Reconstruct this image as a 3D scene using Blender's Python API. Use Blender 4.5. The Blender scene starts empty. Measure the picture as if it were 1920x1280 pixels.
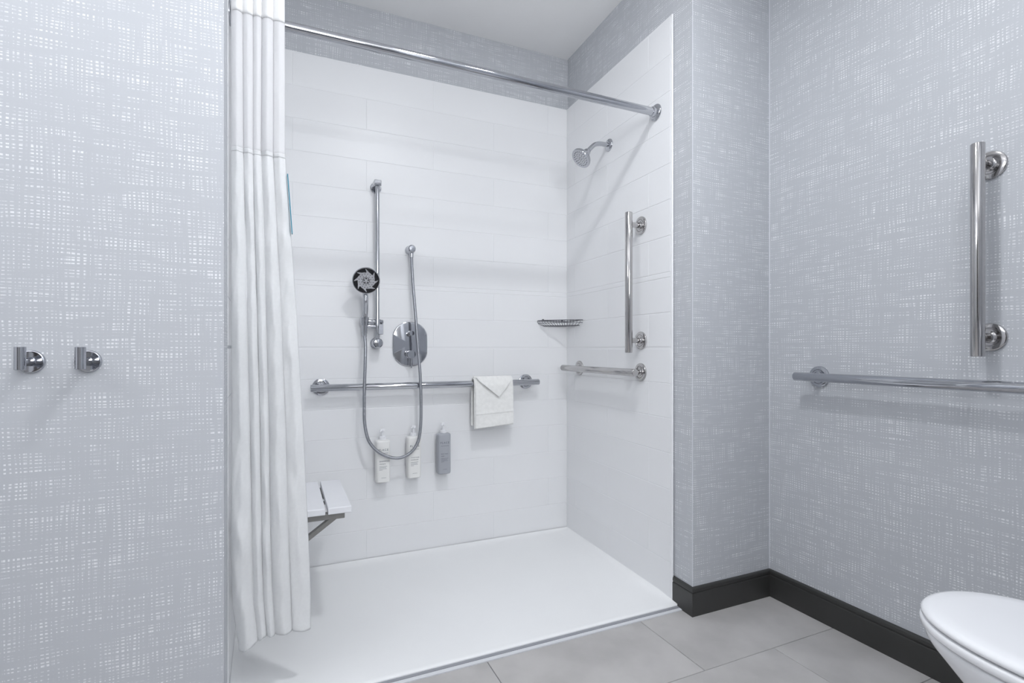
import bpy, math, random
from mathutils import Vector, Matrix, noise
random.seed(7)
S = bpy.context.scene
C = S.collection
PI = math.pi

# ------------------------------------------------------------------ camera
cam_d = bpy.data.cameras.new('camera')
cam = bpy.data.objects.new('camera', cam_d)
C.objects.link(cam)
cam.location = (0, 0, 1.02)
cam.rotation_euler = (PI / 2, 0, -0.4185)
cam_d.sensor_width = 36
cam_d.lens = 18.174
cam_d.shift_y = 0.0078
cam_d.clip_start = 0.02
S.camera = cam

# ------------------------------------------------------------------ view, world and lights
S.view_settings.view_transform = 'Standard'
S.view_settings.look = 'None'
S.view_settings.gamma = 1
S.view_settings.use_curve_mapping = False
S.view_settings.exposure = 0.09
W = bpy.data.worlds.new('world')
S.world = W
W.use_nodes = True
W.node_tree.nodes['Background'].inputs[0].default_value = (0.8, 0.85, 0.95, 1)
W.node_tree.nodes['Background'].inputs[1].default_value = 0.3


def area(name, loc, rot, shape, sx, sy, power, color):
    l = bpy.data.lights.new(name, 'AREA')
    l.shape = shape
    l.size = sx
    if shape in ('RECTANGLE', 'ELLIPSE'):
        l.size_y = sy
    l.energy = power
    l.color = color
    o = bpy.data.objects.new(name, l)
    C.objects.link(o)
    o.location = loc
    o.rotation_euler = rot
    return o


COOL = (0.95, 0.968, 0.995)
area('ceiling_lamp_light', (0.62, 0.90, 2.635), (0, 0, 0), 'DISK', 0.17, 0, 13.2, COOL)
area('rear_lamp_light', (0.32, -1.41, 1.62), (PI / 2, 0, 0), 'RECTANGLE', 0.52, 0.60, 9, COOL)
area('rear_fill_uplight', (0.32, -1.42, 1.97), (PI - 0.3, 0, 0), 'RECTANGLE', 0.50, 0.06, 26, COOL)  # added uplight: brightens the ceiling for soft fill
area('left_fill_light', (-1.385, 0.62, 2.0), (PI / 2, 0, -PI / 2), 'RECTANGLE', 0.8, 0.14, 2.5, COOL)  # added fill from the left for the right-hand walls
area('left_fill_uplight', (-1.42, 0.62, 2.09), (PI, 0.45, 0), 'RECTANGLE', 0.08, 0.8, 8, COOL)  # added upward fill, bounced off the ceiling on the left
area('toilet_fill_light', (1.15, 0.25, 2.635), (0, 0, 0), 'DISK', 0.16, 0, 5, COOL)  # added fill for the right wall and the column


# ------------------------------------------------------------------ materials
def srgb(r, g, b):
    f = lambda c: (c / 255 / 12.92) if c / 255 < 0.04045 else ((c / 255 + 0.055) / 1.055) ** 2.4
    return (f(r), f(g), f(b), 1)


def mat(name, col, rough=0.5, metal=0.0, **kw):
    m = bpy.data.materials.new(name)
    m.use_nodes = True
    b = m.node_tree.nodes['Principled BSDF']
    b.inputs['Base Color'].default_value = col
    b.inputs['Roughness'].default_value = rough
    b.inputs['Metallic'].default_value = metal
    for k, v in kw.items():
        b.inputs[k.replace('_', ' ')].default_value = v
    return m


class NT:
    def __init__(s, m):
        s.m = m
        s.t = m.node_tree
        s.b = m.node_tree.nodes['Principled BSDF']

    def n(s, typ, **kw):
        o = s.t.nodes.new(typ)
        for k, v in kw.items():
            setattr(o, k, v)
        return o

    def l(s, a, b):
        s.t.links.new(a, b)

    def math(s, op, a, b=None, clamp=False):
        o = s.n('ShaderNodeMath', operation=op, use_clamp=clamp)
        for i, x in enumerate((a, b)):
            if x is None:
                continue
            if isinstance(x, (int, float)):
                o.inputs[i].default_value = x
            else:
                s.l(x, o.inputs[i])
        return o.outputs[0]

    def ramp(s, x, lo, hi):
        o = s.n('ShaderNodeMapRange', interpolation_type='SMOOTHSTEP')
        s.l(x, o.inputs[0])
        o.inputs[1].default_value = lo
        o.inputs[2].default_value = hi
        return o.outputs[0]


def grain(m, scale=3.0, amp=0.06, bump=0.0, bscale=200, detail=6):
    """slight mottling of the base colour and an optional fine relief"""
    k = NT(m)
    col = tuple(k.b.inputs['Base Color'].default_value)
    tc = k.n('ShaderNodeTexCoord')
    nz = k.n('ShaderNodeTexNoise')
    nz.inputs['Scale'].default_value = scale
    nz.inputs['Detail'].default_value = detail
    k.l(tc.outputs['Object'], nz.inputs['Vector'])
    cr = k.n('ShaderNodeMix', data_type='RGBA')
    cr.inputs[6].default_value = [c * (1 - amp) for c in col[:3]] + [1]
    cr.inputs[7].default_value = [min(1, c * (1 + amp)) for c in col[:3]] + [1]
    k.l(k.ramp(nz.outputs[0], 0.3, 0.7), cr.inputs[0])
    k.l(cr.outputs[2], k.b.inputs['Base Color'])
    if bump:
        n2 = k.n('ShaderNodeTexNoise')
        n2.inputs['Scale'].default_value = bscale
        k.l(tc.outputs['Object'], n2.inputs['Vector'])
        bp = k.n('ShaderNodeBump')
        bp.inputs['Strength'].default_value = bump
        bp.inputs['Distance'].default_value = 0.001
        k.l(n2.outputs[0], bp.inputs['Height'])
        k.l(bp.outputs[0], k.b.inputs['Normal'])
    return m


def wallpaper(name, axis):
    """light crosshatch print: grey brushed threads both ways over a near-white ground"""
    m = mat(name, srgb(190, 194, 204), 0.62)
    k = NT(m)
    tc = k.n('ShaderNodeTexCoord')
    sep = k.n('ShaderNodeSeparateXYZ')
    k.l(tc.outputs['Object'], sep.inputs[0])
    a, z = sep.outputs[axis], sep.outputs[2]
    # slight hand-drawn waviness
    warp = k.n('ShaderNodeTexNoise')
    warp.inputs['Scale'].default_value = 5
    k.l(tc.outputs['Object'], warp.inputs['Vector'])
    ws = k.math('MULTIPLY', k.math('SUBTRACT', warp.outputs[0], 0.5), 0.006)
    a2, z2 = k.math('ADD', a, ws), k.math('ADD', z, ws)

    def stripes(u, v, fu, fv, off):
        cb = k.n('ShaderNodeCombineXYZ')
        k.l(k.math('MULTIPLY', u, fu), cb.inputs[0])
        k.l(k.math('MULTIPLY', v, fv), cb.inputs[1])
        cb.inputs[2].default_value = off
        n = k.n('ShaderNodeTexNoise')
        n.inputs['Scale'].default_value = 1
        n.inputs['Detail'].default_value = 1.5
        k.l(cb.outputs[0], n.inputs['Vector'])
        return n.outputs[0]
    def threads(u, v, per, off):
        # fine, nearly regular hand-drawn lines with broken density
        ph = k.math('ADD', k.math('MULTIPLY', v, 2 * PI / per), k.math('MULTIPLY', stripes(u, v, 5, 22, off), 13))
        reg = k.math('MULTIPLY', k.math('SINE', ph), 0.115)
        fine = k.math('MULTIPLY', stripes(u, v, 11, 300, off + 3), 0.80)
        broad = k.math('MULTIPLY', stripes(u, v, 10, 60, off + 7), 0.30)
        return k.math('ADD', k.math('ADD', reg, fine), broad)
    rows = threads(a, z2, 0.0082, 1.3)
    cols = threads(z, a2, 0.0098, 14.7)
    patch = k.math('ADD', k.math('MULTIPLY', stripes(a, z, 14, 14, 22.0), 0.14), -0.07)
    mask = k.math('MULTIPLY', k.ramp(k.math('ADD', rows, patch), 0.575, 0.735),
                  k.ramp(k.math('ADD', cols, patch), 0.515, 0.695))
    mx = k.n('ShaderNodeMix', data_type='RGBA')
    k.l(mask, mx.inputs[0])
    mx.inputs[6].default_value = WP_GREY
    mx.inputs[7].default_value = WP_WHITE
    k.l(mx.outputs[2], k.b.inputs['Base Color'])
    bp = k.n('ShaderNodeBump')
    bp.inputs['Strength'].default_value = 0.25
    bp.inputs['Distance'].default_value = 0.0006
    k.l(mask, bp.inputs['Height'])
    k.l(bp.outputs[0], k.b.inputs['Normal'])
    return m


WP_GREY = srgb(191, 194, 199)
WP_WHITE = srgb(236, 237, 240)
M = {}
M['paper_x'] = wallpaper('wallpaper_across', 0)
M['paper_y'] = wallpaper('wallpaper_along', 1)
M['paint'] = grain(mat('ceiling_paint', srgb(247, 247, 247), 0.8), 2, 0.02, 0.1, 300)
M['plain'] = grain(mat('plain_wall', srgb(232, 233, 236), 0.8), 2, 0.02)
M['rear'] = grain(mat('taupe_wall', srgb(190, 189, 188), 0.8), 2, 0.02)
M['seam'] = mat('paper_edge', srgb(222, 224, 230), 0.7)
M['panel'] = grain(mat('white_gloss_panel', srgb(238, 239, 241), 0.34, Specular_IOR_Level=0.35), 1.5, 0.012)
M['pan'] = grain(mat('white_pan', srgb(242, 243, 244), 0.38), 2, 0.012, 0.08, 500)
M['tile'] = grain(mat('grey_porcelain', srgb(180, 178, 177), 0.55), 5, 0.10, 0.05, 260, 8)
M['grout'] = mat('grout', srgb(120, 121, 126), 0.9)
M['strip'] = mat('threshold_strip', srgb(216, 218, 222), 0.5)
M['caulk'] = mat('grey_caulk', srgb(150, 152, 158), 0.6)
M['base'] = grain(mat('charcoal_vinyl', srgb(56, 56, 55), 0.38), 6, 0.06, 0.05, 150)
M['chrome'] = grain(mat('chrome', (0.50, 0.51, 0.54, 1), 0.07, 1.0), 8, 0.02)
M['steel'] = grain(mat('polished_steel', (0.50, 0.49, 0.49, 1), 0.11, 1.0), 8, 0.03)
M['wire'] = mat('basket_wire', (0.20, 0.20, 0.22, 1), 0.2, 1.0)
M['hose'] = grain(mat('hose_metal', (0.36, 0.37, 0.40, 1), 0.25, 1.0), 8, 0.03)
M['dark'] = mat('dark_plastic', srgb(20, 21, 26), 0.25)
M['silver'] = mat('silver_plastic', (0.62, 0.63, 0.66, 1), 0.3, 0.7)
M['seat'] = grain(mat('seat_white', srgb(238, 239, 243), 0.4), 5, 0.015)
M['frame'] = grain(mat('brushed_frame', srgb(140, 139, 137), 0.4, 0.5), 9, 0.05)
M['ceramic'] = grain(mat('white_ceramic', srgb(238, 239, 242), 0.1), 2, 0.01)
M['lid'] = grain(mat('lid_plastic', srgb(240, 241, 244), 0.22), 2, 0.01)
M['towel'] = grain(mat('white_terry', srgb(243, 243, 241), 0.95), 60, 0.03, 0.8, 700)
M['bottle'] = grain(mat('bottle_white', srgb(240, 240, 238), 0.3), 4, 0.01)
M['bottle_grey'] = grain(mat('bottle_grey', srgb(172, 175, 182), 0.35), 4, 0.02)
M['pump'] = mat('pump_white', srgb(240, 241, 244), 0.3)
M['print'] = mat('print_grey', srgb(112, 116, 124), 0.6)
M['print_dark'] = mat('print_dark', srgb(96, 99, 108), 0.6)
M['teal'] = mat('teal_label', srgb(38, 134, 160), 0.6)
M['unseen_door'] = grain(mat('unseen_dark_door', srgb(62, 56, 52), 0.45), 12, 0.15)  # for the unseen door that darkens the chrome reflections
M['lamp_glass'] = mat('lamp_glass', srgb(255, 255, 255), 0.4, Emission_Color=(0.93, 0.96, 1, 1), Emission_Strength=6.0)


def cloth_mat(name, col, transl, bump):
    m = mat(name, col, 0.85)
    grain(m, 120, 0.015, bump, 900)
    k = NT(m)
    out = [n for n in k.t.nodes if n.type == 'OUTPUT_MATERIAL'][0]
    tr = k.n('ShaderNodeBsdfTranslucent')
    tr.inputs[0].default_value = col
    mx = k.n('ShaderNodeMixShader')
    mx.inputs[0].default_value = transl
    k.l(k.b.outputs[0], mx.inputs[1])
    k.l(tr.outputs[0], mx.inputs[2])
    k.l(mx.outputs[0], out.inputs[0])
    return m


M['cloth'] = cloth_mat('curtain_cloth', srgb(246, 247, 248), 0.25, 0.35)
M['header'] = cloth_mat('curtain_header', srgb(252, 252, 252), 0.15, 0.2)
M['sheer'] = cloth_mat('curtain_sheer', srgb(250, 250, 251), 0.5, 0.15)


# ------------------------------------------------------------------ mesh helpers
class MB:
    def __init__(s):
        s.v, s.f = [], []

    def box(s, x0, x1, y0, y1, z0, z1):
        b = len(s.v)
        s.v += [(x, y, z) for z in (z0, z1) for y in (y0, y1) for x in (x0, x1)]
        for q in ((0, 2, 3, 1), (4, 5, 7, 6), (0, 1, 5, 4), (2, 6, 7, 3), (0, 4, 6, 2), (1, 3, 7, 5)):
            s.f.append([b + i for i in q])
        return s

    def rings(s, rings, closed=True, cap0=True, cap1=True, loop=False):
        b = len(s.v)
        n = len(rings[0])
        for r in rings:
            s.v += [tuple(p) for p in r]
        m = len(rings)
        for i in range(m if loop else m - 1):
            for j in range(n if closed else n - 1):
                a0, a1 = b + i * n + j, b + i * n + (j + 1) % n
                i2 = (i + 1) % m
                c0, c1 = b + i2 * n + j, b + i2 * n + (j + 1) % n
                s.f.append([a0, a1, c1, c0])
        if not loop and closed:
            if cap0:
                s.f.append([b + j for j in range(n)][::-1])
            if cap1:
                s.f.append([b + (m - 1) * n + j for j in range(n)])
        return s

    def tube(s, pts, r, n=16, loop=False, caps=True):
        pts = [Vector(p) for p in pts]
        m = len(pts)
        rr = r if isinstance(r, (list, tuple)) else [r] * m
        up = None
        out = []
        for i, p in enumerate(pts):
            if loop:
                t = pts[(i + 1) % m] - pts[i - 1]
            else:
                t = pts[min(i + 1, m - 1)] - pts[max(i - 1, 0)]
            t.normalize()
            if up is None:
                up = Vector((0, 0, 1)) if abs(t.z) < 0.9 else Vector((0, 1, 0))
            up = (up - t * up.dot(t)).normalized()
            w = t.cross(up)
            out.append([p + (up * math.cos(a) + w * math.sin(a)) * rr[i]
                        for a in [-2 * PI * j / n for j in range(n)]])
        return s.rings(out, loop=loop, cap0=caps, cap1=caps)

    def lathe(s, o, ax, prof, n=32, sx=1.0):
        """prof: list of (height along ax, radius)"""
        o, ax = Vector(o), Vector(ax).normalized()
        u = Vector((0, 0, 1)) if abs(ax.z) < 0.9 else Vector((0, 1, 0))
        u = (u - ax * u.dot(ax)).normalized()
        w = ax.cross(u)
        return s.rings([[o + ax * h + (u * math.cos(a) + w * math.sin(a) * sx) * max(r, 1e-5)
                         for a in [2 * PI * j / n for j in range(n)]] for h, r in prof])

    def sphere(s, o, r, n=16):
        k = n // 2
        return s.lathe(o, (0, 0, 1), [(-r * math.cos(PI * i / k), r * math.sin(PI * i / k)) for i in range(k + 1)], n)

    def loft(s, outlines):
        return s.rings(outlines)

    def build(s, name, m, parent=None, smooth=True, bevel=0, seg=2, angle=35, label=None, kind=None, subsurf=0):
        me = bpy.data.meshes.new(name)
        me.from_pydata(s.v, [], s.f)
        me.validate()
        import bmesh
        bm = bmesh.new()
        bm.from_mesh(me)
        bmesh.ops.recalc_face_normals(bm, faces=bm.faces)
        bm.to_mesh(me)
        bm.free()
        if smooth:
            me.polygons.foreach_set('use_smooth', [True] * len(me.polygons))
            me.set_sharp_from_angle(angle=math.radians(angle))
        me.materials.append(m)
        o = bpy.data.objects.new(name, me)
        C.objects.link(o)
        if parent:
            o.parent = parent
        if bevel:
            b = o.modifiers.new('bevel', 'BEVEL')
            b.width = bevel
            b.segments = seg
            b.limit_method = 'ANGLE'
            b.angle_limit = math.radians(30)
            b.harden_normals = False
        if subsurf:
            b = o.modifiers.new('sub', 'SUBSURF')
            b.levels = b.render_levels = subsurf
        if label:
            o['label'] = label
        if kind:
            o['kind'] = kind
        return o


def thing(name, label, cat, loc=(0, 0, 0), rz=0, group=None):
    o = bpy.data.objects.new(name, None)
    C.objects.link(o)
    o.location = loc
    o.rotation_euler = (0, 0, rz)
    o.empty_display_size = 0.05
    o['label'] = label
    o['category'] = cat
    if group:
        o['group'] = group
    return o


def box(name, m, *d, parent=None, kind=None, bevel=0, label=None):
    return MB().box(*d).build(name, m, parent, smooth=False, bevel=bevel, kind=kind, label=label)


def spline(pts, n=12):
    """Catmull-Rom through pts"""
    P = [Vector(p) for p in pts]
    P = [P[0] * 2 - P[1]] + P + [P[-1] * 2 - P[-2]]
    out = []
    for i in range(1, len(P) - 2):
        for k in range(n):
            t = k / n
            a, b, c, d = P[i - 1], P[i], P[i + 1], P[i + 2]
            out.append(0.5 * ((2 * b) + (c - a) * t + (2 * a - 5 * b + 4 * c - d) * t * t + (3 * b - a - 3 * c + d) * t ** 3))
    out.append(P[-2])
    return out


# ------------------------------------------------------------------ room shell
CZ = 2.655          # ceiling height
YF = 1.53           # plane of the wall with the hooks and of the column front
YB = 2.53           # face of the back shower panel
XL = -0.138         # left end of the shower opening
XR = 1.853          # right wall
SK = math.atan(0.035)   # the shower's right wall runs very slightly off square
PT = 2.367          # top of the shower panels
XW0, XW1, YR = -1.5, 2.05, -1.5

# floor slab and tiles
fl = MB().box(XW0, XW1, YR, 2.75, -0.12, -0.035).box(XW0, XW1, YR, 1.605, -0.036, -0.0025).build(
    'floor', M['grout'], smooth=False, kind='structure')
TW, TD, G = 0.6155, 0.3155, 0.0022
tile_mesh = {}
rows_y = [(1.2525, 1.578)] + [(1.2525 - TD * (i + 1), 1.2525 - TD * i) for i in range(4)]
for i, (y0, y1) in enumerate(rows_y):
    off = 1.2285 if i % 2 == 0 else 1.2285 + TW / 2
    k0 = int((XW0 - off) / TW) - 1
    for k in range(k0, 3):
        x0, x1 = max(off + k * TW, -1.45), min(off + (k + 1) * TW, XR + 0.02)
        if x1 - x0 < 0.03:
            continue
        hx, hy = (x1 - x0 - G) / 2, (y1 - y0 - G) / 2
        key = (round(hx, 4), round(hy, 4))
        if key not in tile_mesh:
            b = MB()
            e = 0.001
            b.rings([[(-hx, -hy, -0.006), (hx, -hy, -0.006), (hx, hy, -0.006), (-hx, hy, -0.006)],
                     [(-hx, -hy, -e), (hx, -hy, -e), (hx, hy, -e), (-hx, hy, -e)],
                     [(-hx + e, -hy + e, 0), (hx - e, -hy + e, 0), (hx - e, hy - e, 0), (-hx + e, hy - e, 0)]])
            o = b.build('tile', M['tile'], fl, smooth=False)
            tile_mesh[key] = o.data
        else:
            o = bpy.data.objects.new('tile', tile_mesh[key])
            C.objects.link(o)
            o.parent = fl
        o.location = ((x0 + x1) / 2, (y0 + y1) / 2, 0)

box('ceiling', M['paint'], XW0, XW1, YR, 2.75, CZ, CZ + 0.1, kind='structure')
# hook wall: its right end is the left jamb of the shower
def xlw(y):
    """left jamb line: runs slightly off square like the right one"""
    return XL - 0.027 * (y - YF)


b = MB()
q = [(XW0, YF), (XL - 0.002, YF), (xlw(2.74) - 0.002, 2.74), (XW0, 2.74)]
b.rings([[(x, y, -0.03) for x, y in q], [(x, y, CZ) for x, y in q]])
b.build('wall_left', M['paper_x'], smooth=False, kind='structure')
b = MB()
q = [(XL - 0.002, YF + 0.0005), (XL, YF + 0.0005), (xlw(2.70), 2.70), (xlw(2.70) - 0.002, 2.70)]
b.rings([[(x, y, 0.0) for x, y in q], [(x, y, CZ) for x, y in q]])
b.build('wall_left_return', M['paper_y'], smooth=False, kind='structure')
box('wall_back', M['paper_x'], XL - 0.1, 1.75, YB + 0.012, 2.75, -0.03, CZ, kind='structure')
# column between shower and right wall
b = MB()
q = [(1.44, YF), (XR + 0.15, YF), (XR + 0.15, 2.74), (1.44 + 0.035 * 1.21, 2.74)]
b.rings([[(x, y, -0.03) for x, y in q], [(x, y, CZ) for x, y in q]])
b.build('wall_column', M['paper_x'], smooth=False, kind='structure')
# papered side of the column that carries on above the panel
b = MB()
q = [(1.4385, YF), (1.4400, YF), (1.4400 + 0.035 * 1.0, YB), (1.4385 + 0.035, YB)]
b.rings([[(x, y, 0.0) for x, y in q], [(x, y, CZ) for x, y in q]])
b.build('wall_column_side', M['paper_y'], smooth=False, kind='structure')
box('wall_right', M['paper_y'], XR, XR + 0.15, YR, YF, -0.03, CZ, kind='structure')
# behind the photographer
box('wall_toilet', M['paper_x'], 0.95, XR, -0.20, -0.08, -0.03, CZ, kind='structure')
box('wall_partition', M['paper_y'], 0.93, 0.95, YR, -0.08, -0.03, CZ, kind='structure')
box('wall_rear', M['rear'], XW0, XR, YR - 0.1, YR, -0.03, CZ, kind='structure')
box('wall_far_left', M['plain'], XW0 - 0.1, XW0, YR, 2.75, -0.03, CZ, kind='structure')
dr = box('unseen_door_1', M['unseen_door'], XW0, XW0 + 0.045, -0.75, 0.16, 0.0, 2.08, kind='structure')  # unseen dark door, added to give the chrome dark reflections
MB().tube([(XW0 + 0.045, 0.08, 0.98), (XW0 + 0.10, 0.08, 0.98), (XW0 + 0.10, -0.04, 0.98)], 0.01, 12).build(
    'door_handle', M['steel'], dr)
# thin cut edges of the wallpaper at the corners
MB().tube([(1.4392, YF + 0.0006, 0.11), (1.4392, YF + 0.0006, CZ)], 0.0014, 8).build('trim_1', M['seam'], kind='structure')
MB().tube([(XR - 0.0002, YF - 0.0002, 0.11), (XR - 0.0002, YF - 0.0002, CZ)], 0.0018, 8).build('trim_2', M['seam'], kind='structure')

# baseboards: flat board with a groove under a rounded lip
PROF = [(0.0, 0.0), (0.0105, 0.0), (0.0105, 0.086), (0.0095, 0.0885), (0.0072, 0.0895), (0.0072, 0.0925),
        (0.0095, 0.0935), (0.0100, 0.0965), (0.0092, 0.1045), (0.0065, 0.1090), (0.0, 0.1105)]


def baseboard(name, runs):
    """runs: floor path of the wall line; the board stands on the left-hand side"""
    b = MB()
    P = [Vector((x, y, 0)) for x, y in runs]
    rings = []
    for i, p in enumerate(P):
        d0 = (P[i] - P[i - 1]).normalized() if i else None
        d1 = (P[i + 1] - P[i]).normalized() if i < len(P) - 1 else None
        nn = [Vector((-d.y, d.x, 0)) for d in (d0, d1) if d is not None]
        if len(nn) == 2:
            t = (nn[0] + nn[1]).normalized()
            t /= t.dot(nn[0])
        else:
            t = nn[0]
        rings.append([p + t * o + Vector((0, 0, z + 0.0)) for o, z in PROF])
    b.rings(rings)
    return b.build(name, M['base'], smooth=False, kind='structure')


baseboard('baseboard_right', [(XR, -0.08), (XR, YF)])
# column: front and its short side, notched over the shower pan
baseboard('baseboard_column', [(XR, YF), (1.4385, YF), (1.4385 + 0.035 * 0.075, 1.6045)])
b = MB()
o0, o1 = 1.4385 + 0.035 * 0.0745, 1.4385 + 0.035 * 0.11
prof2 = [(x, max(z, 0.0145)) for x, z in PROF]
b.rings([[(o0 - x, 1.6040, z) for x, z in prof2], [(o1 - x, 1.6400, z) for x, z in prof2]])
b.build('baseboard_jamb', M['base'], smooth=False, kind='structure')
baseboard('baseboard_left', [(XL, YF), (XW0, YF)][::1])
baseboard('baseboard_toilet', [(0.95, -0.08), (XR, -0.08)])

# ------------------------------------------------------------------ shower pan
t = thing('shower_pan', 'wide white roll-in shower floor pan with a flush front edge', 'shower pan', (0.66, 2.07, 0))
b = MB()
nx, ny = 34, 22
X0, X1, Y0, Y1 = XL + 0.0045, 1.4620, 1.605, YB - 0.004
rows = []
for j in range(ny + 1):
    r = []
    for i in range(nx + 1):
        u, v = i / nx, j / ny
        u = 0.5 - 0.5 * math.cos(PI * u)
        v = 0.5 - 0.5 * math.cos(PI * v)
        y = Y0 + (Y1 - Y0) * v
        X0 = xlw(y) + 0.0018
        x = X0 + (X1 - X0 - 0.03 * (1 - v)) * u
        # edge distances: coved up at the three walls, ramped at the threshold
        dl, dr_, db, df = x - X0, (X0 + (X1 - X0 - 0.03 * (1 - v))) - x, Y1 - y, y - Y0
        z = 0.012 - 0.020 * min(1, min(dl, dr_, db) / 0.45) * min(1, df / 0.3)
        dm = min(dl, dr_, db)
        if dm < 0.03:
            z += 0.014 * (1 - dm / 0.03) ** 2 * min(1, df / 0.1)
        if df < 0.006:
            z -= 0.004 * (1 - df / 0.006)
        r.append((x - 0.66, y - 2.07, z))
    rows.append(r)
b.rings(rows, closed=False)
# front lip and underside
X0 = XL + 0.0045
b.box(X0 - 0.66, 1.445 - 0.66, Y0 - 2.07, Y0 + 0.01 - 2.07, -0.03, 0.0085)
b.build('basin', M['pan'], t, angle=60)
MB().box(X0, 1.448, 1.5925, 1.605, -0.006, 0.0050).build('trim_3', M['caulk'], smooth=False, kind='structure')
MB().box(X0, 1.448, 1.5775, 1.5925, -0.006, 0.0035).build('trim_4', M['strip'], smooth=False, bevel=0.001, kind='structure')

# ------------------------------------------------------------------ shower wall panels with moulded tiles
ZR = [0.016, 0.160, 0.307, 0.453, 0.600, 0.741, 0.882, 1.024, 1.0305, 1.171, 1.3125, 1.3345, 1.481, 1.627, 1.773,
      1.919, 2.065, 2.211, PT - 0.006]
J = 0.0020


def panel(t, length, joint0, th=0.0115):
    """panel in its own frame: face towards -Y at y=0, running x from 0 to length; tiles stand 2 mm proud"""
    box('panel_sheet', M['panel'], 0, length, 0.0012, th, 0.006, PT, parent=t)
    odd = 0
    for r in range(len(ZR) - 1):
        z0, z1 = ZR[r], ZR[r + 1]
        h = z1 - z0
        if h < 0.03:
            cuts = [0.004, length - 0.004]
            if h < 0.01:
                continue
        else:
            off = joint0 + (0.325 if odd % 2 else 0)
            odd += 1
            cuts = [0.004] + [off + 0.65 * k for k in range(-4, 5) if 0.03 < off + 0.65 * k < length - 0.03] + [length - 0.004]
        for x0, x1 in zip(cuts[:-1], cuts[1:]):
            hx, hz = (x1 - x0 - J) / 2, (h - J) / 2
            b = MB()
            e = 0.0014
            b.rings([[(-hx, 0.003, -hz), (-hx, 0.003, hz), (hx, 0.003, hz), (hx, 0.003, -hz)],
                     [(-hx, 0.0007, -hz), (-hx, 0.0007, hz), (hx, 0.0007, hz), (hx, 0.0007, -hz)],
                     [(-hx + e, 0, -hz + e), (-hx + e, 0, hz - e), (hx - e, 0, hz - e), (hx - e, 0, -hz + e)]])
            o = b.build('tile', M['panel'], t, smooth=False)
            o.location = ((x0 + x1) / 2, 0, (z0 + z1) / 2)


# back wall panel
tb = thing('shower_wall_panel', 'glossy white tile-patterned panel along the back wall of the shower', 'wall panel', (xlw(YB) + 0.005, YB, 0))
panel(tb, 1.470 - xlw(YB) - 0.005, 0.367 - xlw(YB) - 0.005)
# right wall panel, front edge trimmed with a bullnose
XC = 1.475
tr = thing('shower_wall_panel', 'glossy white tile-patterned panel on the right shower wall under the shower head', 'wall panel',
           (XC - 0.0135, YB, 0), -PI / 2 - SK)
panel(tr, 0.890, 0.418)
MB().tube([(0.8925, 0.004, 0.012), (0.8925, 0.004, PT)], 0.0045, 12).build('edge_bead', M['panel'], tr)
# left wall panel behind the curtain
tl = thing('shower_wall_panel', 'glossy white panel on the left shower wall behind the curtain', 'wall panel', (xlw(1.672) + 0.0012, 1.672, 0), PI / 2 + 0.027)
panel(tl, 0.856, 0.40, 0.006)
MB().tube([(-0.0005, 0.0045, 0.012), (-0.0005, 0.0045, PT)], 0.0018, 10).build('edge_bead', M['panel'], tl)

# frame of the right shower wall: local x = out of the wall into the shower, y = along it towards the back, z up
MSW = Matrix.Translation((XC - 0.0135, YB, 0)) @ Matrix.Rotation(-SK, 4, 'Z')


def sw(n, y, z):
    """point at distance n from the right shower panel, at world depth y"""
    return MSW @ Vector((-n, (y - YB) / math.cos(SK), z))


SWN = (MSW.to_3x3() @ Vector((-1, 0, 0))).normalized()   # out of the right shower wall
SWT = (MSW.to_3x3() @ Vector((0, 1, 0))).normalized()


def grab_bar(label, a, bnd, normal, fl_at, r=0.016, off=0.065, group=None, mt='steel'):
    """a, b ends of the bar axis; normal points away from the wall; fl_at: distances along the bar of the two wall mounts"""
    a, bnd, nrm = Vector(a), Vector(bnd), Vector(normal).normalized()
    t = thing('grab_bar', label, 'grab bar', a, group=group)
    d = (bnd - a)
    L = d.length
    d.normalize()
    e = 0.0018
    MB().lathe((0, 0, 0), d, [(0, 0), (0, r - e), (e * .5, r - e * .3), (e, r), (L - e, r), (L - e * .5, r - e * .3), (L, r - e), (L, 0)], 40).build(
        'bar', M[mt], t)
    for s in fl_at:
        p = d * s - nrm * off
        fo = MB().lathe(p, nrm, [(0, 0.0), (0, 0.0395), (0.004, 0.0395), (0.0062, 0.0385), (0.0074, 0.0355), (0.0080, 0.0275), (0.0058, 0.0262), (0.0058, 0.0248), (0.0082, 0.0235), (0.0082, 0.0)], 48).build(
            'wall_flange', M[mt], t)
        MB().lathe(p, nrm, [(0.006, 0.0185), (0.0095, 0.0175), (0.0115, 0.0135), (0.014, 0.0115), (off - r * 0.3, 0.0115)], 32).build(
            'mounting_post', M[mt], fo)
    return t


grab_bar('long chrome grab bar on the back shower wall with a washcloth over it', (0.115, YB - 0.065, 0.847), (1.252, YB - 0.065, 0.847), (0, -1, 0), (0.048, 1.089), mt='chrome')
p0, p1 = sw(0.065, 2.452, 0.921), sw(0.065, 1.790, 0.921)
grab_bar('short horizontal steel grab bar on the right shower wall', p0, p1, SWN, (0.07, 0.612))
p0, p1 = sw(0.065, 1.839, 1.006), sw(0.065, 1.839, 1.614)
grab_bar('vertical steel grab bar on the right shower wall', p0, p1, SWN, (0.053, 0.556))
grab_bar('vertical steel grab bar on the papered right wall above the toilet', (XR - 0.068, 0.795, 1.000), (XR - 0.068, 0.795, 1.598), (-1, 0, 0), (0.055, 0.546), r=0.0165, off=0.068)
grab_bar('long horizontal grab bar on the papered wall beside the toilet', (XR - 0.068, 1.362, 0.918), (XR - 0.068, 0.290, 0.918), (-1, 0, 0), (0.052, 1.02), off=0.068, mt='chrome')

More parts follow.
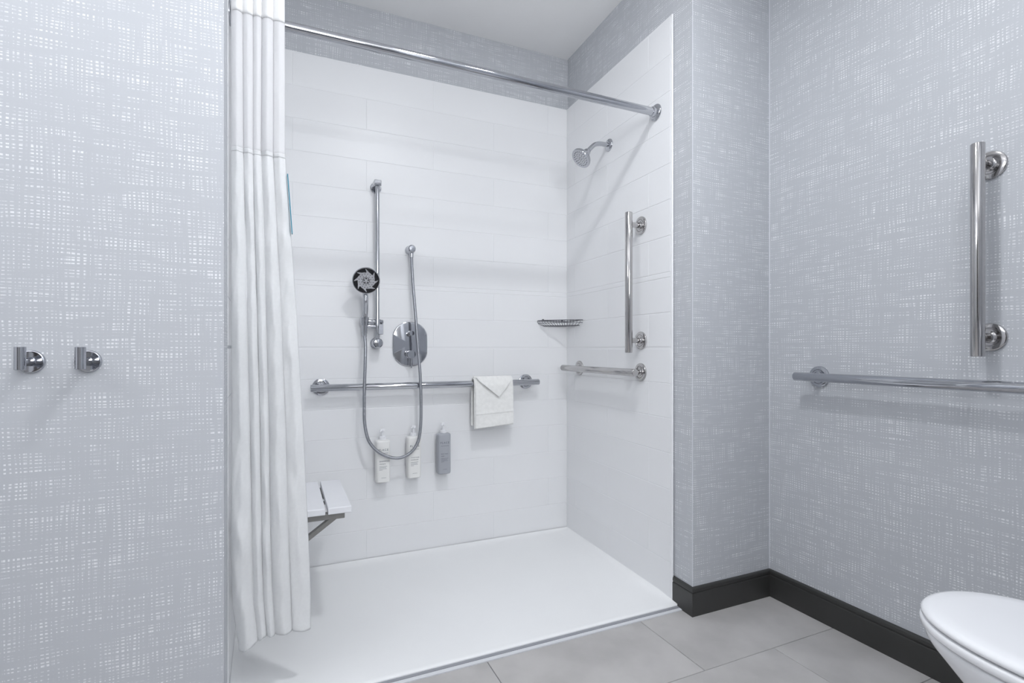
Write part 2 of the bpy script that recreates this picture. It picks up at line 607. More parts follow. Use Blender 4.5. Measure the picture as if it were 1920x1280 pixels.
# ------------------------------------------------------------------ curtain rod
RY, RZ = 1.735, 2.013
t = thing('shower_rod', 'long chrome shower curtain rod spanning the top of the shower opening', 'curtain rod', (0.66, RY, RZ))
xr_end = sw(0, RY, RZ).x
L1, L0 = xr_end - 0.66, xlw(RY) + 0.0012 - 0.66
MB().tube([(L0, 0, 0), (L1 - 0.01, 0, 0)], 0.0162, 32).build('rod', M['chrome'], t)
for sx, lx in ((-1, L1), (1, L0)):
    MB().lathe((lx, 0, 0), (sx, 0, 0), [(0, 0), (0, 0.034), (0.004, 0.034), (0.008, 0.031), (0.010, 0.025), (0.012, 0.0205), (0.024, 0.0198), (0.026, 0.0162)], 40).build(
        'wall_flange', M['chrome'], t)

# ------------------------------------------------------------------ shower curtain
YC = 1.680
tc_ = thing('shower_curtain', 'white pleated shower curtain bunched at the left end of the rod', 'shower curtain', (-0.03, YC, 0.13))
ZL = [2.10, 2.0, 1.6, 1.37, 1.10, 0.78, 0.45, 0.28, 0.16]
XLf = [-0.1345, -0.1345, -0.1345, -0.1345, -0.1345, -0.1345, -0.1345, -0.1310, -0.1150]
XRt = [0.0075, 0.0075, 0.009, 0.024, 0.042, 0.060, 0.074, 0.080, 0.080]
BT = [0, 0.21, 0.40, 0.56, 0.78, 1.0]
BB = [0, 0.26, 0.385, 0.50, 0.735, 1.0]


def lerp_tab(z, tab):
    for i in range(len(ZL) - 1):
        if z >= ZL[i + 1]:
            k = (ZL[i] - z) / (ZL[i] - ZL[i + 1])
            k = max(0, min(1, k))
            return tab[i] + (tab[i + 1] - tab[i]) * k
    return tab[-1]


def curtain_pt(t, z, push=0.0):
    k = min(1, max(0, (2.0 - z) / 1.5))
    bd = [a + (b_ - a) * k for a, b_ in zip(BT, BB)]
    i = 0
    while i < 4 and t * 1.0 > (i + 1) / 5:
        i += 1
    w = t * 5 - i
    w = min(1, max(0, w))
    # inside a pleat: round front lobe, narrow gathered valley, fabric tucks slightly under its neighbour
    ww = w + 0.055 * math.sin(2 * PI * w)
    x = bd[i] + (bd[i + 1] - bd[i]) * ww
    xl, xr = lerp_tab(z, XLf), lerp_tab(z, XRt)
    wd = xr - xl
    amp = (0.015 + 0.008 * k) * (0.8 + 0.25 * math.sin(i * 2.3 + 1))
    lobe = (math.sin(PI * w)) ** 0.5 if 0 < w < 1 else 0
    y = -amp * lobe + 0.014
    X = xl + wd * x
    # creases
    nv = noise.noise(Vector((X * 9, z * 3.0 + X * 6, 1.7 + i * 3)))
    nf = noise.noise(Vector((X * 26 + z * 9, z * 7 - X * 16, 5.2 + i)))
    ng = noise.noise(Vector((X * 70 - z * 14, z * 16 + X * 30, 9.1 + i)))
    soft = 0.30 if z > 1.6 else 1.0
    y += soft * (0.006 * nv + 0.0065 * nf * lobe + 0.0022 * ng * lobe)
    X += soft * 0.0012 * nv
    return Vector((X + 0.03, y - push, z - 0.13))


def curtain_part(name, mt, z0, z1, nz, push=0.0, hem=None):
    b = MB()
    NU = 260
    rows = []
    for j in range(nz + 1):
        r = []
        for i in range(NU + 1):
            u = i / NU
            zb = z0
            if hem:
                zb = hem(u)
            z = z1 + (zb - z1) * j / nz
            r.append(curtain_pt(u, z, push))
        rows.append(r)
    b.rings(rows, closed=False)
    o = b.build(name, M[mt], tc_, angle=180)
    so = o.modifiers.new('thick', 'SOLIDIFY')
    so.thickness = 0.0008
    return o


def hem_z(u):
    # bottom edge: the left pleat hangs a little lower
    return 0.150 + 0.024 * min(1, max(0, (u - 0.05) / 0.25)) - 0.006 * max(0, u - 0.8) / 0.2


curtain_part('curtain_body', 'cloth', 0.13, 1.602, 230, hem=hem_z)
curtain_part('sheer_window', 'sheer', 1.596, 2.004, 30, -0.0004)
curtain_part('curtain_header', 'header', 1.996, 2.10, 12, 0.0016)
curtain_part('window_seam', 'cloth', 1.590, 1.603, 4, 0.0008)
# teal woven tag sewn to the outer edge
b = MB()
b.box(0.0525, 0.0550, 0.004, 0.020, 1.368 - 0.13, 1.545 - 0.13)
for i, (dx) in enumerate((0.004, 0.004, 0.004, 0.004, -0.0085, -0.0085, -0.0085, -0.0085)):
    x, y, z = b.v[i]
    b.v[i] = (x + dx, y, z)
b.build('side_tag', M['teal'], tc_, smooth=False, label='teal woven strip on the curtain edge')

# ------------------------------------------------------------------ robe hooks
for hx, lab in ((-0.525, 'chrome robe hook on the left wall, the one farther from the curtain'),
                (-0.4195, 'chrome robe hook on the left wall, the one nearer the curtain')):
    t = thing('robe_hook', lab, 'hook', (hx, YF, 0.992), group='robe hooks on the left wall')
    MB().lathe((0, 0, 0), (0, -1, 0), [(0, 0), (0, 0.0265), (0.003, 0.0265), (0.006, 0.0252), (0.0068, 0.0235), (0.0062, 0.0205), (0.0062, 0.0)], 48).build('wall_flange', M['chrome'], t)
    MB().lathe((0, 0, 0), (0, -1, 0), [(0.006, 0.0105), (0.010, 0.0095), (0.052, 0.0095)], 28).build('mounting_post', M['chrome'], t)
    MB().lathe((0, -0.056, -0.017), (0, 0, 1), [(0, 0), (0, 0.0095), (0.001, 0.0105), (0.050, 0.0105), (0.051, 0.0095), (0.051, 0)], 32).build('hook_pin', M['chrome'], t)

# ------------------------------------------------------------------ slide bar
SX = 0.410
t = thing('slide_bar', 'chrome vertical slide bar on the back shower wall holding the hand shower', 'slide bar', (SX, YB, 1.05))
yb = -0.050
MB().lathe((0, yb, 0.0), (0, 0, 1), [(0, 0), (0, 0.0095), (0.755, 0.0095), (0.755, 0)], 28).build('bar', M['chrome'], t)
mo = MB().lathe((0, 0, 0.742), (0, -1, 0), [(0, 0), (0, 0.026), (0.005, 0.026), (0.008, 0.023), (0.008, 0.0)], 40).build('top_mount', M['chrome'], t)
MB().box(-0.017, 0.017, yb - 0.016, -0.006, 0.737, 0.765).build('mount_block', M['chrome'], mo, smooth=False, bevel=0.004)
mo = MB().lathe((0, 0, 0.0), (0, -1, 0), [(0, 0), (0, 0.027), (0.005, 0.027), (0.008, 0.024), (0.012, 0.018), (0.05, 0.018)], 40).build('bottom_mount', M['chrome'], t)
MB().lathe((0, yb + 0.02, 0.0), (0, -1, 0), [(0.0, 0.017), (0.004, 0.0235), (0.030, 0.0245), (0.040, 0.0225), (0.0445, 0.0175), (0.046, 0.0)], 40).build('mount_cap', M['chrome'], mo)
# slider with locking lever and the holder arm
zc = 0.086
sl = MB().lathe((0, yb, zc - 0.004), (0, 0, 1), [(0, 0.0096), (0, 0.015), (0.030, 0.015), (0.030, 0.0096)], 28).build('slider', M['chrome'], t)
MB().box(0.002, 0.0245, yb - 0.0175, yb + 0.012, zc - 0.046, zc + 0.004).build('lever', M['chrome'], sl, smooth=False, bevel=0.003)
MB().lathe((-0.074, yb, zc + 0.014), (1, 0, 0), [(0, 0), (0, 0.0095), (0.003, 0.0105), (0.098, 0.0105), (0.100, 0.0095), (0.100, 0)], 28).build('holder_arm', M['chrome'], sl)
MB().lathe((-0.060, yb - 0.002, zc - 0.008), (1, 0, 0), [(0, 0), (0, 0.0085), (0.052, 0.0085), (0.052, 0)], 24).build('holder_arm', M['chrome'], sl)
MB().lathe((-0.060, yb - 0.004, zc - 0.0035), (0, -0.10, 1), [(0, 0.0125), (0, 0.0172), (0.020, 0.0190), (0.038, 0.0205), (0.038, 0.0125)], 32).build('cradle', M['chrome'], sl)

# ------------------------------------------------------------------ hand shower
HX, HY, HZ = 0.3455, 2.392, 1.331
t = thing('hand_shower', 'round chrome hand shower with black face resting in the slide bar holder', 'hand shower', (0.350, YB - 0.054, 1.115))
o0 = Vector(t.location)
hc = Vector((HX, HY, HZ)) - o0
nrm = Vector((-0.10, -0.95, -0.34)).normalized()
MB().lathe(hc, nrm, [(-0.040, 0.0), (-0.038, 0.018), (-0.028, 0.036), (-0.012, 0.053), (0.0, 0.0595), (0.004, 0.0605), (0.008, 0.0590), (0.0085, 0.0565), (0.005, 0.0555)], 64).build('spray_head', M['chrome'], t)
u_ = Vector((0, 0, 1)); u_ = (u_ - nrm * u_.dot(nrm)).normalized(); w_ = nrm.cross(u_)
face = MB().lathe(hc, nrm, [(0.002, 0), (0.005, 0.0558), (0.0062, 0.0558), (0.0062, 0.0)], 64).build('face_plate', M['dark'], t, label='black spray face with silver swirl')
b = MB()


def fp(r, a, h):
    return hc + nrm * h + (u_ * math.cos(a) + w_ * math.sin(a)) * r


NS = 8
out0, out1 = [], []
K = 24
for s in range(NS):
    for j in range(K):
        f_ = j / K
        a = 2 * PI * (s + f_) / NS
        # swirl blade: slow rise then sharp drop
        if f_ < 0.62:
            r = 0.036 + 0.004 * (f_ / 0.62)
        elif f_ < 0.86:
            r = 0.040 + 0.0145 * ((f_ - 0.62) / 0.24) ** 1.4
        else:
            r = 0.0545 - 0.0185 * ((f_ - 0.86) / 0.14)
        a2 = a + 14.0 * max(0, r - 0.040)
        out0.append(fp(r, a2, 0.006)); out1.append(fp(r - 0.0006, a2, 0.0088))
b.rings([out0, out1], cap0=False)
b.build('swirl_plate', M['silver'], face, smooth=False)
b = MB()
for rr, n_ in ((0.0095, 5), (0.0205, 10), (0.0310, 16)):
    for j in range(n_):
        a = 2 * PI * (j + 0.5 * (n_ == 16)) / n_
        b.lathe(fp(rr, a, 0.0085), nrm, [(0, 0.0032 if rr < .012 else 0.0019), (0.0022, 0.0028 if rr < .012 else 0.0016), (0.0022, 0)], 8)
for rr in (0.0145,):
    b.tube([fp(rr, 2 * PI * j / 32, 0.0088) for j in range(32)], 0.0012, 6, loop=True)
b.build('nozzle', M['dark'], face, kind='stuff')
# handle from the back of the head down through the cradle
hp = [hc + Vector((0.0, 0.030, -0.034)), hc + Vector((0.001, 0.030, -0.060)), hc + Vector((0.002, 0.026, -0.088)),
      Vector((0.001, -0.020, 0.075)), Vector((0.0, -0.010, 0.040)), Vector((0, -0.004, 0.0)), Vector((0, -0.002, -0.020))]
sp = spline(hp, 10)
nh = len(sp)
MB().tube(sp, [0.0120 - 0.0005 * min(1, i / nh * 3.2) + 0.0015 * max(0, i / nh - 0.3) for i in range(nh)], 24).build('handle', M['chrome'], t)
c_ = hc + Vector((-0.001, 0.010, -0.083))
MB().lathe(c_ + Vector((0, 0, -0.010)), (0, 0, 1), [(0, 0.004), (0.004, 0.0075), (0.013, 0.0078), (0.019, 0.0045), (0.021, 0)], 20).build('mode_button', M['chrome'], t)
MB().lathe((0, -0.002, -0.036), (0, 0, 1), [(0, 0.0085), (0.002, 0.0105), (0.022, 0.0105), (0.024, 0.009)], 24).build('hose_nut', M['chrome'], t)

# ------------------------------------------------------------------ hose and its wall outlet
hose = [(0.3500, YB - 0.057, 1.085), (0.3510, 2.452, 1.035), (0.348, 2.438, 0.960), (0.3440, 2.434, 0.855), (0.3435, 2.436, 0.75), (0.3460, 2.440, 0.680), (0.360, 2.442, 0.612),
        (0.384, 2.444, 0.570), (0.415, 2.445, 0.540), (0.450, 2.445, 0.520), (0.484, 2.445, 0.5095), (0.516, 2.445, 0.5095), (0.548, 2.445, 0.522), (0.572, 2.444, 0.542), (0.592, 2.442, 0.575),
        (0.602, 2.440, 0.615), (0.6065, 2.436, 0.68), (0.6065, 2.434, 0.77), (0.6045, 2.434, 0.86), (0.600, 2.440, 0.95), (0.5925, 2.450, 1.07), (0.585, 2.460, 1.20), (0.5765, 2.474, 1.34), (0.5725, 2.487, 1.468)]
t = thing('shower_hose', 'flexible ribbed metal hose looping from hand shower to wall outlet', 'shower hose', (0.48, 2.44, 0.5))
base = spline([Vector(p) - Vector(t.location) for p in hose], 40)
# resample evenly and give the metal its ribs
acc = [0.0]
for a, b_ in zip(base[:-1], base[1:]):
    acc.append(acc[-1] + (b_ - a).length)
tot = acc[-1]
N = int(tot / 0.0016)
pts, rad = [], []
k = 0
for i in range(N + 1):
    s_ = tot * i / N
    while k < len(acc) - 2 and acc[k + 1] < s_:
        k += 1
    f_ = (s_ - acc[k]) / max(1e-9, acc[k + 1] - acc[k])
    pts.append(base[k].lerp(base[k + 1], f_))
    rad.append(0.0078 if i % 3 else 0.0066)
MB().tube(pts, rad, 12).build('ribbed_hose', M['hose'], t, angle=180)
MB().lathe(pts[-1] + Vector((0, 0, -0.004)), (0, 0.0, 1), [(0, 0.0082), (0.001, 0.0098), (0.020, 0.0105), (0.022, 0.009)], 24).build('end_nut', M['chrome'], t)
t = thing('hose_outlet', 'small chrome wall outlet feeding the top end of the shower hose', 'wall outlet', (0.5735, YB, 1.507))
MB().lathe((0, 0, 0), (0, -1, 0), [(0, 0), (0, 0.0225), (0.006, 0.0225), (0.010, 0.020), (0.040, 0.0195), (0.052, 0.0185), (0.057, 0.013), (0.058, 0)], 40).build('outlet_cap', M['chrome'], t)
MB().lathe((0, -0.043, -0.012), (0, 0, -1), [(0, 0.012), (0.006, 0.0115), (0.012, 0.0085), (0.016, 0.0085)], 24).build('outlet_nipple', M['chrome'], t)

# ------------------------------------------------------------------ shower valve
t = thing('shower_valve', 'chrome oblong valve plate with two knobs on the back shower wall', 'shower valve', (0.5755, YB, 1.046))
out = []
for j in range(72):
    a = 2 * PI * j / 72
    cx_, sz_ = math.cos(a), math.sin(a)
    x = 0.0865 * math.copysign(abs(cx_) ** 0.93, cx_)
    z = 0.030 * max(-1, min(1, sz_ * 6)) + 0.080 * math.copysign(abs(sz_) ** 0.98, sz_)
    out.append((x, z))
MB().loft([[(x * k_, -y_, z * k_) for x, z in out] for k_, y_ in ((1, 0), (1, 0.0035), (0.985, 0.0062), (0.955, 0.0075), (0.945, 0.0077), (0.001, 0.0077))]).build('face_plate', M['chrome'], t, angle=12)
kn = MB().lathe((-0.001, -0.006, 0.053), (0, -1, 0), [(0, 0.014), (0.004, 0.0135), (0.005, 0.0105), (0.016, 0.0105), (0.017, 0.0128), (0.040, 0.0128), (0.041, 0.0120), (0.041, 0)], 36).build('diverter_knob', M['chrome'], t)
kn = MB().lathe((-0.004, -0.006, -0.050), (0, -1, 0), [(0, 0.020), (0.006, 0.0195), (0.008, 0.016), (0.020, 0.0158), (0.022, 0.0195), (0.052, 0.0195), (0.0535, 0.0185), (0.0535, 0)], 40).build('control_handle', M['chrome'], t)
MB().lathe((-0.004, -0.048, -0.066), (0, 0, -1), [(0, 0.0035), (0.048, 0.0035), (0.050, 0.0028), (0.050, 0)], 16).build('lever_pin', M['chrome'], kn)

# ------------------------------------------------------------------ fixed shower head on the right wall
t = thing('overhead_shower', 'fixed chrome shower head on a bent arm high on the right shower wall', 'shower head', sw(0, 2.094, 2.008))
o0 = Vector(t.location)
MB().lathe((0, 0, 0), SWN, [(0, 0), (0, 0.030), (0.004, 0.0295), (0.008, 0.026), (0.011, 0.018), (0.012, 0.010)], 40).build('wall_flange', M['chrome'], t)
arm = [Vector((0, 0, 0)), SWN * 0.025, SWN * 0.055 + Vector((0, 0, -0.001)), SWN * 0.080 + Vector((0, 0, -0.009)), SWN * 0.100 + Vector((0, 0, -0.026)), SWN * 0.118 + Vector((0, 0.002, -0.046))]
sp = spline(arm, 8)
MB().tube(sp, 0.0105, 24).build('arm', M['chrome'], t)
ad = (SWN * 0.72 + Vector((0.0, -0.05, -0.74))).normalized()
ep = sp[-1]
MB().sphere(ep + ad * 0.006, 0.0165, 20).build('ball_joint', M['chrome'], t)
hd = MB().lathe(ep + ad * 0.006, ad, [(0, 0.010), (0.004, 0.0185), (0.016, 0.0185), (0.019, 0.0205), (0.026, 0.033), (0.036, 0.0455), (0.045, 0.050), (0.050, 0.0505), (0.053, 0.049), (0.053, 0.044), (0.0515, 0.0)], 56).build('spray_head', M['chrome'], t)
b = MB()
fu = Vector((0, 1, 0)); fu = (fu - ad * fu.dot(ad)).normalized(); fw = ad.cross(fu)
fc = ep + ad * 0.058
MB().lathe(fc, ad, [(-0.004, 0.0425), (0.0004, 0.042), (0.0008, 0.0)], 48).build('spray_face', M['silver'], hd)
for rr, n_ in ((0.007, 6), (0.017, 9), (0.026, 14), (0.036, 20)):
    for j in range(n_):
        a = 2 * PI * j / n_
        b.lathe(fc + (fu * math.cos(a) + fw * math.sin(a)) * rr, ad, [(0, 0.0017), (0.0028, 0.0013), (0.0028, 0)], 8)
b.build('nozzle', M['dark'], hd, kind='stuff')

# ------------------------------------------------------------------ wire corner basket
t = thing('corner_basket', 'small wire soap basket in the back right corner of the shower', 'wire basket', (1.460, YB, 1.165))
RB = 0.180


def rim_pt(a, k=1.0, z=0.0):
    # outline in the corner: curved front, legs on both walls
    rr = RB * k * (1 - 0.16 * math.sin(2 * a) ** 2)
    return Vector((-rr * math.cos(a) - 0.002, -rr * math.sin(a) - 0.002, z))


front = [rim_pt(PI / 2 * j / 20, 1.0, 0.012) for j in range(21)]
MB().tube([Vector((-0.003, -0.003, 0.012))] + front + [Vector((-0.003, -0.003, 0.012))], 0.0023, 8).build('top_rim', M['wire'], t)
MB().tube([rim_pt(PI / 2 * j / 20, 0.98, -0.002) for j in range(21)], 0.0016, 8).build('middle_rim', M['wire'], t)
b = MB()
b.tube([Vector((-0.006, -0.006, -0.016))] + [rim_pt(PI / 2 * j / 20, 0.80, -0.016) for j in range(21)] + [Vector((-0.006, -0.006, -0.016))], 0.0018, 8)
b.build('bottom_rim', M['wire'], t)
b = MB()
for j in range(1, 13):
    s_ = j / 13
    x = -0.80 * RB * s_
    # chord of the bottom outline at this x
    best = min((rim_pt(PI / 2 * q / 60, 0.80, -0.015) for q in range(61)), key=lambda p: abs(p.x - x))
    b.tube([(x, -0.005, -0.015), (x, best.y, -0.015)], 0.0013, 6)
b.build('floor_wire', M['wire'], t, kind='stuff')
b = MB()
for j in range(0, 17):
    a = PI / 2 * j / 16
    b.tube([rim_pt(a, 1.0, 0.012), rim_pt(a, 0.98, -0.002), rim_pt(a, 0.80, -0.016)], 0.0013, 6)
b.build('side_wire', M['wire'], t, kind='stuff')
for p in ((-0.030, 0.000), (-0.150, 0.000)):
    MB().lathe((p[0], 0.0, 0.016), (0, -1, 0), [(0, 0.006), (0.006, 0.006), (0.007, 0)], 16).build('screw_tab', M['wire'], t)

# ------------------------------------------------------------------ fold-down seat
XS = XL + 0.012
t = thing('shower_bench', 'white slatted fold-down seat on the left shower wall beside the curtain', 'shower seat', (XS, 2.115, 0.45))
SYa, SYb = -0.205, 0.205
slx = 0.352
w_s, g_s = 0.0795, 0.0085
for i in range(4):
    x1 = slx - i * (w_s + g_s)
    MB().box(x1 - w_s, x1, SYa, SYb, -0.008, 0.015).build('slat', M['seat'], t, smooth=False, bevel=0.003, seg=3)
for y in (SYa + 0.012, SYb - 0.045):
    MB().box(-0.022, slx - 0.022, y, y + 0.030, -0.0290, -0.008).build('support_bar', M['frame'], t, smooth=False, bevel=0.002)
    b = MB()
    q0, q1 = Vector((0.290, y + 0.003, -0.029)), Vector((0.000, y + 0.003, -0.235))
    d = Vector((0.0135, 0, 0))
    b.rings([[q0 - d, q0 + d, q0 + d + Vector((0, .024, 0)), q0 - d + Vector((0, .024, 0))],
             [q1 - d, q1 + d, q1 + d + Vector((0, .024, 0)), q1 - d + Vector((0, .024, 0))]])
    b.build('brace', M['frame'], t, smooth=False, bevel=0.001)
MB().box(-0.0225, -0.012, SYa + 0.008, SYb - 0.004, -0.27, 0.0).build('wall_bracket', M['frame'], t, smooth=False, bevel=0.001)
for x, y0_, y1_ in ((slx - w_s - g_s / 2, 0.02, 0.075), (slx - w_s - g_s / 2, -0.055, -0.02)):
    MB().box(x - 0.012, x + 0.012, y0_, y1_, -0.012, -0.0085).build('cross_strap', M['frame'], t, smooth=False)

# ------------------------------------------------------------------ pump bottles
FONT_OBJ = []


def text(s, size, loc, parent, m, rot=(PI / 2, 0, 0), space=1.0, name='lettering', ax='CENTER'):
    cu = bpy.data.curves.new(name, 'FONT')
    cu.body = s
    cu.size = size
    cu.align_x = ax
    cu.space_character = space
    cu.extrude = 0.00015
    cu.materials.append(m)
    tmp = bpy.data.objects.new(name + '_curve', cu)
    me = bpy.data.meshes.new_from_object(tmp)
    bpy.data.objects.remove(tmp)
    o = bpy.data.objects.new(name, me)
    C.objects.link(o)
    o.parent = parent
    o.location = loc
    o.rotation_euler = rot
    return o


def bottle(x, z, mt, ink, word, label):
    """z: base height"""
    t = thing('pump_bottle', label, 'bottle', (x, YB - 0.047, z), group='pump bottles mounted on the back shower wall')
    H, hw, hd_ = 0.196, 0.0335, 0.026

    def sect(k, zz, p=4.0):
        r = []
        for j in range(40):
            a = 2 * PI * j / 40
            c, s_ = math.cos(a), math.sin(a)
            r.append((hw * k * math.copysign(abs(c) ** (2 / p), c), hd_ * k * math.copysign(abs(s_) ** (2 / p), s_), zz))
        return r
    MB().loft([sect(0.90, 0), sect(0.97, 0.002), sect(1, 0.006), sect(1, H - 0.008), sect(0.98, H - 0.003), sect(0.90, H), sect(0.55, H + 0.003), sect(0.42, H + 0.005)]).build('bottle_body', M[mt], t, angle=60)
    MB().lathe((0, 0, H + 0.002), (0, 0, 1), [(0, 0.015), (0.002, 0.0165), (0.014, 0.0165), (0.016, 0.014), (0.017, 0)], 28).build('collar', M['pump'], t)
    MB().lathe((0, 0, H + 0.018), (0, 0, 1), [(0, 0.0050), (0.026, 0.0050)], 16).build('pump_stem', M['pump'], t)
    n_ = MB().lathe((0, 0, H + 0.040), (0, 0, 1), [(0, 0.0070), (0.002, 0.0105), (0.011, 0.0105), (0.013, 0.008), (0.0135, 0)], 24)
    n_.tube([(0, 0, H + 0.047), (-0.010, -0.014, H + 0.047), (-0.016, -0.024, H + 0.042)], [0.0048, 0.0045, 0.0036], 12)
    n_.build('pump_head', M['pump'], t)
    # lock clip and the bracket that holds the bottle on the wall
    MB().box(-0.022, 0.022, 0.018, 0.0455, H * 0.72, H * 0.80).build('wall_bracket', M['pump'], t, smooth=False, bevel=0.002)
    yf = -hd_ - 0.0003
    text('PLACE', 0.0135, (0, yf, H - 0.047), t, M[ink], space=1.25)
    MB().box(-0.021, 0.021, yf - 0.0002, yf + 0.0003, H - 0.0585, H - 0.0573).build('printed_rule', M[ink], t, smooth=False)
    lt = text(word, 0.0098 if len(word) < 8 else 0.0060, (-0.019, yf, H - 0.099), t, M[ink], ax='LEFT')
    lt2 = text(word.split()[-1].lower(), 0.0080, (-0.019, yf, H - 0.110), t, M[ink], ax='LEFT')
    b = MB()
    for i, (a0, a1) in enumerate(((-0.019, 0.017), (-0.019, 0.012), (-0.019, 0.015), (-0.019, -0.004))):
        zz = H - 0.119 - i * 0.0055
        b.box(a0, a1, yf - 0.0002, yf + 0.0003, zz - 0.0011, zz)
    b.build('fine_print', M[ink], t, smooth=False, kind='stuff')
    MB().box(-0.010, 0.012, yf - 0.0002, yf + 0.0003, 0.0225, 0.0234).build('printed_rule', M[ink], t, smooth=False)
    return t


bottle(0.434, 0.396, 'bottle', 'print', 'SHAMPOO', 'white pump bottle farthest left on the back wall, partly behind the hose loop')
bottle(0.5820, 0.403, 'bottle', 'print', 'CONDITIONER', 'white pump bottle between the other white one and the grey one')
bottle(0.7315, 0.408, 'bottle_grey', 'print_dark', 'BODY WASH', 'grey pump bottle with white pump on the back shower wall')

# ------------------------------------------------------------------ folded washcloth over the grab bar
t = thing('washcloth', 'white washcloth folded over the back grab bar with a pointed flap in front', 'towel', (0.985, YB - 0.065, 0.85))
XA, XB = -0.106, 0.107


def sheet(name, xa, xb, path, thick, drop=0.0, wav=0.0016, seed=1.0, nu=26, parent=t):
    """cloth strip: path gives (y, z) from one hem to the other"""
    P = spline([Vector((0, y, z)) for y, z in path], 8)
    rows = []
    for i, p in enumerate(P):
        r = []
        for j in range(nu + 1):
            u = j / nu
            f_ = (1 - i / (len(P) - 1))
            edge = 1 + 0.012 * noise.noise(Vector((u * 3, i * 0.12, seed)))
            x = (xa + (xb - xa) * u) * edge
            y = p.y + wav * noise.noise(Vector((x * 22, p.z * 18, seed)))
            z = p.z + drop * (u - 0.5) * max(0, -p.z) / 0.2
            r.append((x, y, z))
        rows.append(r)
    b = MB().rings(rows, closed=False)
    o = b.build(name, M['towel'], parent, angle=180)
    so = o.modifiers.new('thick', 'SOLIDIFY')
    so.thickness = thick
    so.offset = 0
    bv = o.modifiers.new('bev', 'BEVEL')
    bv.width = thick * 0.42
    bv.segments = 3
    bv.limit_method = 'ANGLE'
    bv.angle_limit = math.radians(50)
    return o


r_ = 0.0215
sheet('draped_cloth', XA, XB, [(0.024, -0.212), (0.023, -0.10), (r_, -0.02), (r_ * .75, 0.014), (0, r_ + 0.003), (-r_ * .75, 0.014), (-r_, -0.02), (-0.0235, -0.10), (-0.025, -0.222)], 0.0065, drop=0.012)
sheet('front_fold', XA + 0.004, XB - 0.002, [(r_ + .004, -0.004), (r_ * .80, 0.021), (0, r_ + 0.0105), (-r_ * .9, 0.018), (-r_ - 0.0070, -0.02), (-0.0305, -0.10), (-0.0325, -0.2185)], 0.0065, drop=0.014, seed=4.0)
# woven band near the hem
sheet('woven_band', XA + 0.005, XB - 0.003, [(-0.0355, -0.138), (-0.0360, -0.146), (-0.0360, -0.152)], 0.0022, drop=0.012, seed=4.0)
# envelope flap
b = MB()
L_, R_, Tip = Vector((-0.100, 0, 0.023)), Vector((0.096, 0, 0.023)), Vector((0.020, 0, -0.070))
rows = []
for j in range(15):
    f_ = j / 14
    a, c = L_.lerp(Tip, f_), R_.lerp(Tip, f_)
    r = []
    for i in range(13):
        p = a.lerp(c, i / 12)
        zz = p.z
        yy = -0.0415 - 0.0015 * math.sin(PI * f_) if zz < -0.01 else (-0.0415 + 0.020 * ((zz + 0.01) / 0.036) ** 2)
        r.append((p.x + 0.0001 * i, yy, zz + (0.006 if zz > 0.01 else 0)))
    rows.append(r)
b.rings(rows, closed=False)
o = b.build('pointed_flap', M['towel'], t, angle=180)
so = o.modifiers.new('thick', 'SOLIDIFY'); so.thickness = 0.007; so.offset = 0
bv = o.modifiers.new('bev', 'BEVEL'); bv.width = 0.0024; bv.segments = 3; bv.limit_method = 'ANGLE'; bv.angle_limit = math.radians(50)

# ------------------------------------------------------------------ toilet
TX = 1.375
t = thing('toilet', 'white elongated toilet with closed lid beside the right wall', 'toilet', (TX, 0.0, 0.0))


def egg(hw, yt, yb_, z, n=64, p=2.15, ymid=None):
    """outline: rounded point at +y (front), squarer at the back"""
    ym = ymid if ymid is not None else yt - hw * 1.42
    r = []
    for j in range(n):
        a = 2 * PI * j / n
        c, s_ = math.cos(a), math.sin(a)
        if s_ >= 0:
            x = hw * math.copysign(abs(c) ** (2 / p), c)
            y = ym + (yt - ym) * abs(s_) ** (2 / p)
        else:
            x = hw * math.copysign(abs(c) ** (2 / 3.2), c) * (1 - 0.12 * abs(s_))
            y = ym - (ym - yb_) * abs(s_) ** (2 / 3.2)
        r.append((x, y, z))
    return r


# bowl
secs = [(0.135, 0.520, 0.10, 0.0), (0.132, 0.520, 0.10, 0.03), (0.118, 0.505, 0.12, 0.08), (0.112, 0.510, 0.13, 0.16), (0.120, 0.545, 0.13, 0.23), (0.142, 0.600, 0.13, 0.30),
        (0.166, 0.652, 0.14, 0.355), (0.177, 0.684, 0.15, 0.388), (0.180, 0.692, 0.15, 0.400), (0.181, 0.694, 0.15, 0.410), (0.178, 0.691, 0.15, 0.4145)]
MB().loft([egg(*s_) for s_ in secs] + [egg(0.10, 0.60, 0.2, 0.4145)]).build('bowl', M['ceramic'], t, angle=60)
# seat ring (closed under the lid) and lid
MB().loft([egg(0.172, 0.686, 0.16, 0.4180), egg(0.184, 0.699, 0.155, 0.4195), egg(0.187, 0.703, 0.155, 0.4240), egg(0.187, 0.703, 0.155, 0.4345), egg(0.1845, 0.7005, 0.155, 0.4375), egg(0.174, 0.688, 0.16, 0.4385)]).build('seat', M['lid'], t, angle=60)
MB().loft([egg(0.172, 0.686, 0.15, 0.4420), egg(0.183, 0.698, 0.145, 0.4430), egg(0.1855, 0.701, 0.145, 0.4460), egg(0.185, 0.7005, 0.145, 0.4510), egg(0.181, 0.696, 0.148, 0.4560), egg(0.172, 0.686, 0.155, 0.4590),
           egg(0.150, 0.655, 0.175, 0.4600), egg(0.135, 0.63, 0.19, 0.4590), egg(0.06, 0.50, 0.25, 0.4585)]).build('lid', M['lid'], t, angle=60)
for sx in (-1, 1):
    MB().lathe((sx * 0.075 - 0.02, 0.150, 0.430), (1, 0, 0), [(0, 0), (0, 0.013), (0.04, 0.013), (0.04, 0)], 20).build('hinge', M['lid'], t)
b = MB()
b.loft([egg(0.150, 0.64, 0.20, 0.4140), egg(0.150, 0.64, 0.20, 0.4425)])
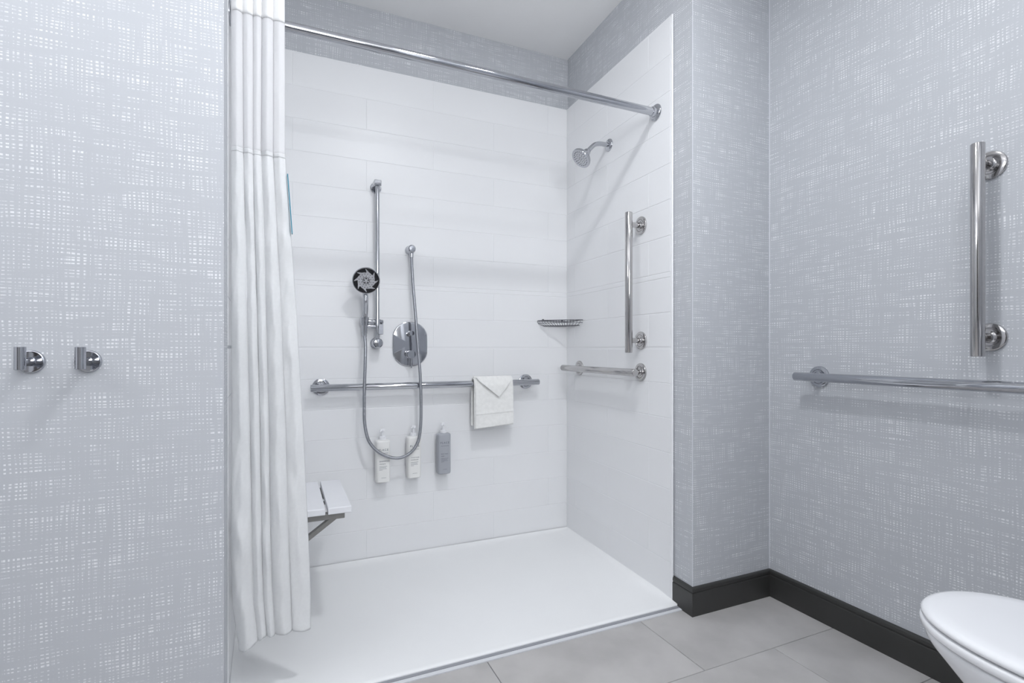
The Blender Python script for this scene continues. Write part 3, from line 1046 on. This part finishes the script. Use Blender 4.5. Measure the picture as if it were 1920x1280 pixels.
b.build('bumper', M['lid'], t)
# tank
MB().box(-0.21, 0.21, -0.070, 0.125, 0.40, 0.74).build('tank', M['ceramic'], t, smooth=False, bevel=0.025, seg=4)
MB().box(-0.222, 0.222, -0.076, 0.135, 0.74, 0.775).build('tank_lid', M['ceramic'], t, smooth=False, bevel=0.010, seg=3)
MB().tube([(-0.16, 0.128, 0.69), (-0.16, 0.150, 0.69), (-0.10, 0.152, 0.685)], 0.007, 12).build('flush_lever', M['chrome'], t)

# ------------------------------------------------------------------ lamps
t = thing('ceiling_light', 'round recessed ceiling light in the middle of the bathroom', 'ceiling light', (0.62, 0.90, CZ))
MB().lathe((0, 0, 0), (0, 0, -1), [(0, 0.115), (0.006, 0.112), (0.008, 0.100), (0.004, 0.090), (0, 0.088)], 48).build('trim_ring', M['pump'], t)
MB().lathe((0, 0, -0.0005), (0, 0, -1), [(0, 0.0), (0, 0.088), (0.001, 0.088), (0.002, 0)], 48).build('diffuser', M['lamp_glass'], t)
t = thing('ceiling_light', 'added round fill light in the ceiling above the toilet', 'ceiling light', (1.15, 0.25, CZ))  # added fixture around the fill lamp over the toilet
MB().lathe((0, 0, 0), (0, 0, -1), [(0, 0.115), (0.006, 0.112), (0.008, 0.100), (0.004, 0.090), (0, 0.088)], 48).build('trim_ring', M['pump'], t)
MB().lathe((0, 0, -0.0005), (0, 0, -1), [(0, 0.0), (0, 0.088), (0.001, 0.088), (0.002, 0)], 48).build('diffuser', M['lamp_glass'], t)
t = thing('wall_light', 'frosted wall light on the rear wall behind the viewer', 'wall light', (0.32, YR + 0.003, 1.62))
MB().box(-0.27, 0.27, 0.0, 0.07, -0.32, 0.32).build('light_housing', M['pump'], t, smooth=False, bevel=0.01)
MB().box(-0.26, 0.26, 0.070, 0.076, -0.30, 0.30).build('diffuser', M['lamp_glass'], t, smooth=False)
t = thing('fill_light_bar', 'long added fill light bar on the far left wall outside the view', 'wall light', (XW0 + 0.003, 0.62, 2.0))  # added fixture that carries the left-hand fill lamps
MB().box(0.0, 0.10, -0.42, 0.42, -0.08, 0.08).build('light_housing', M['pump'], t, smooth=False, bevel=0.01)
MB().box(0.100, 0.105, -0.40, 0.40, -0.07, 0.07).build('diffuser', M['lamp_glass'], t, smooth=False)
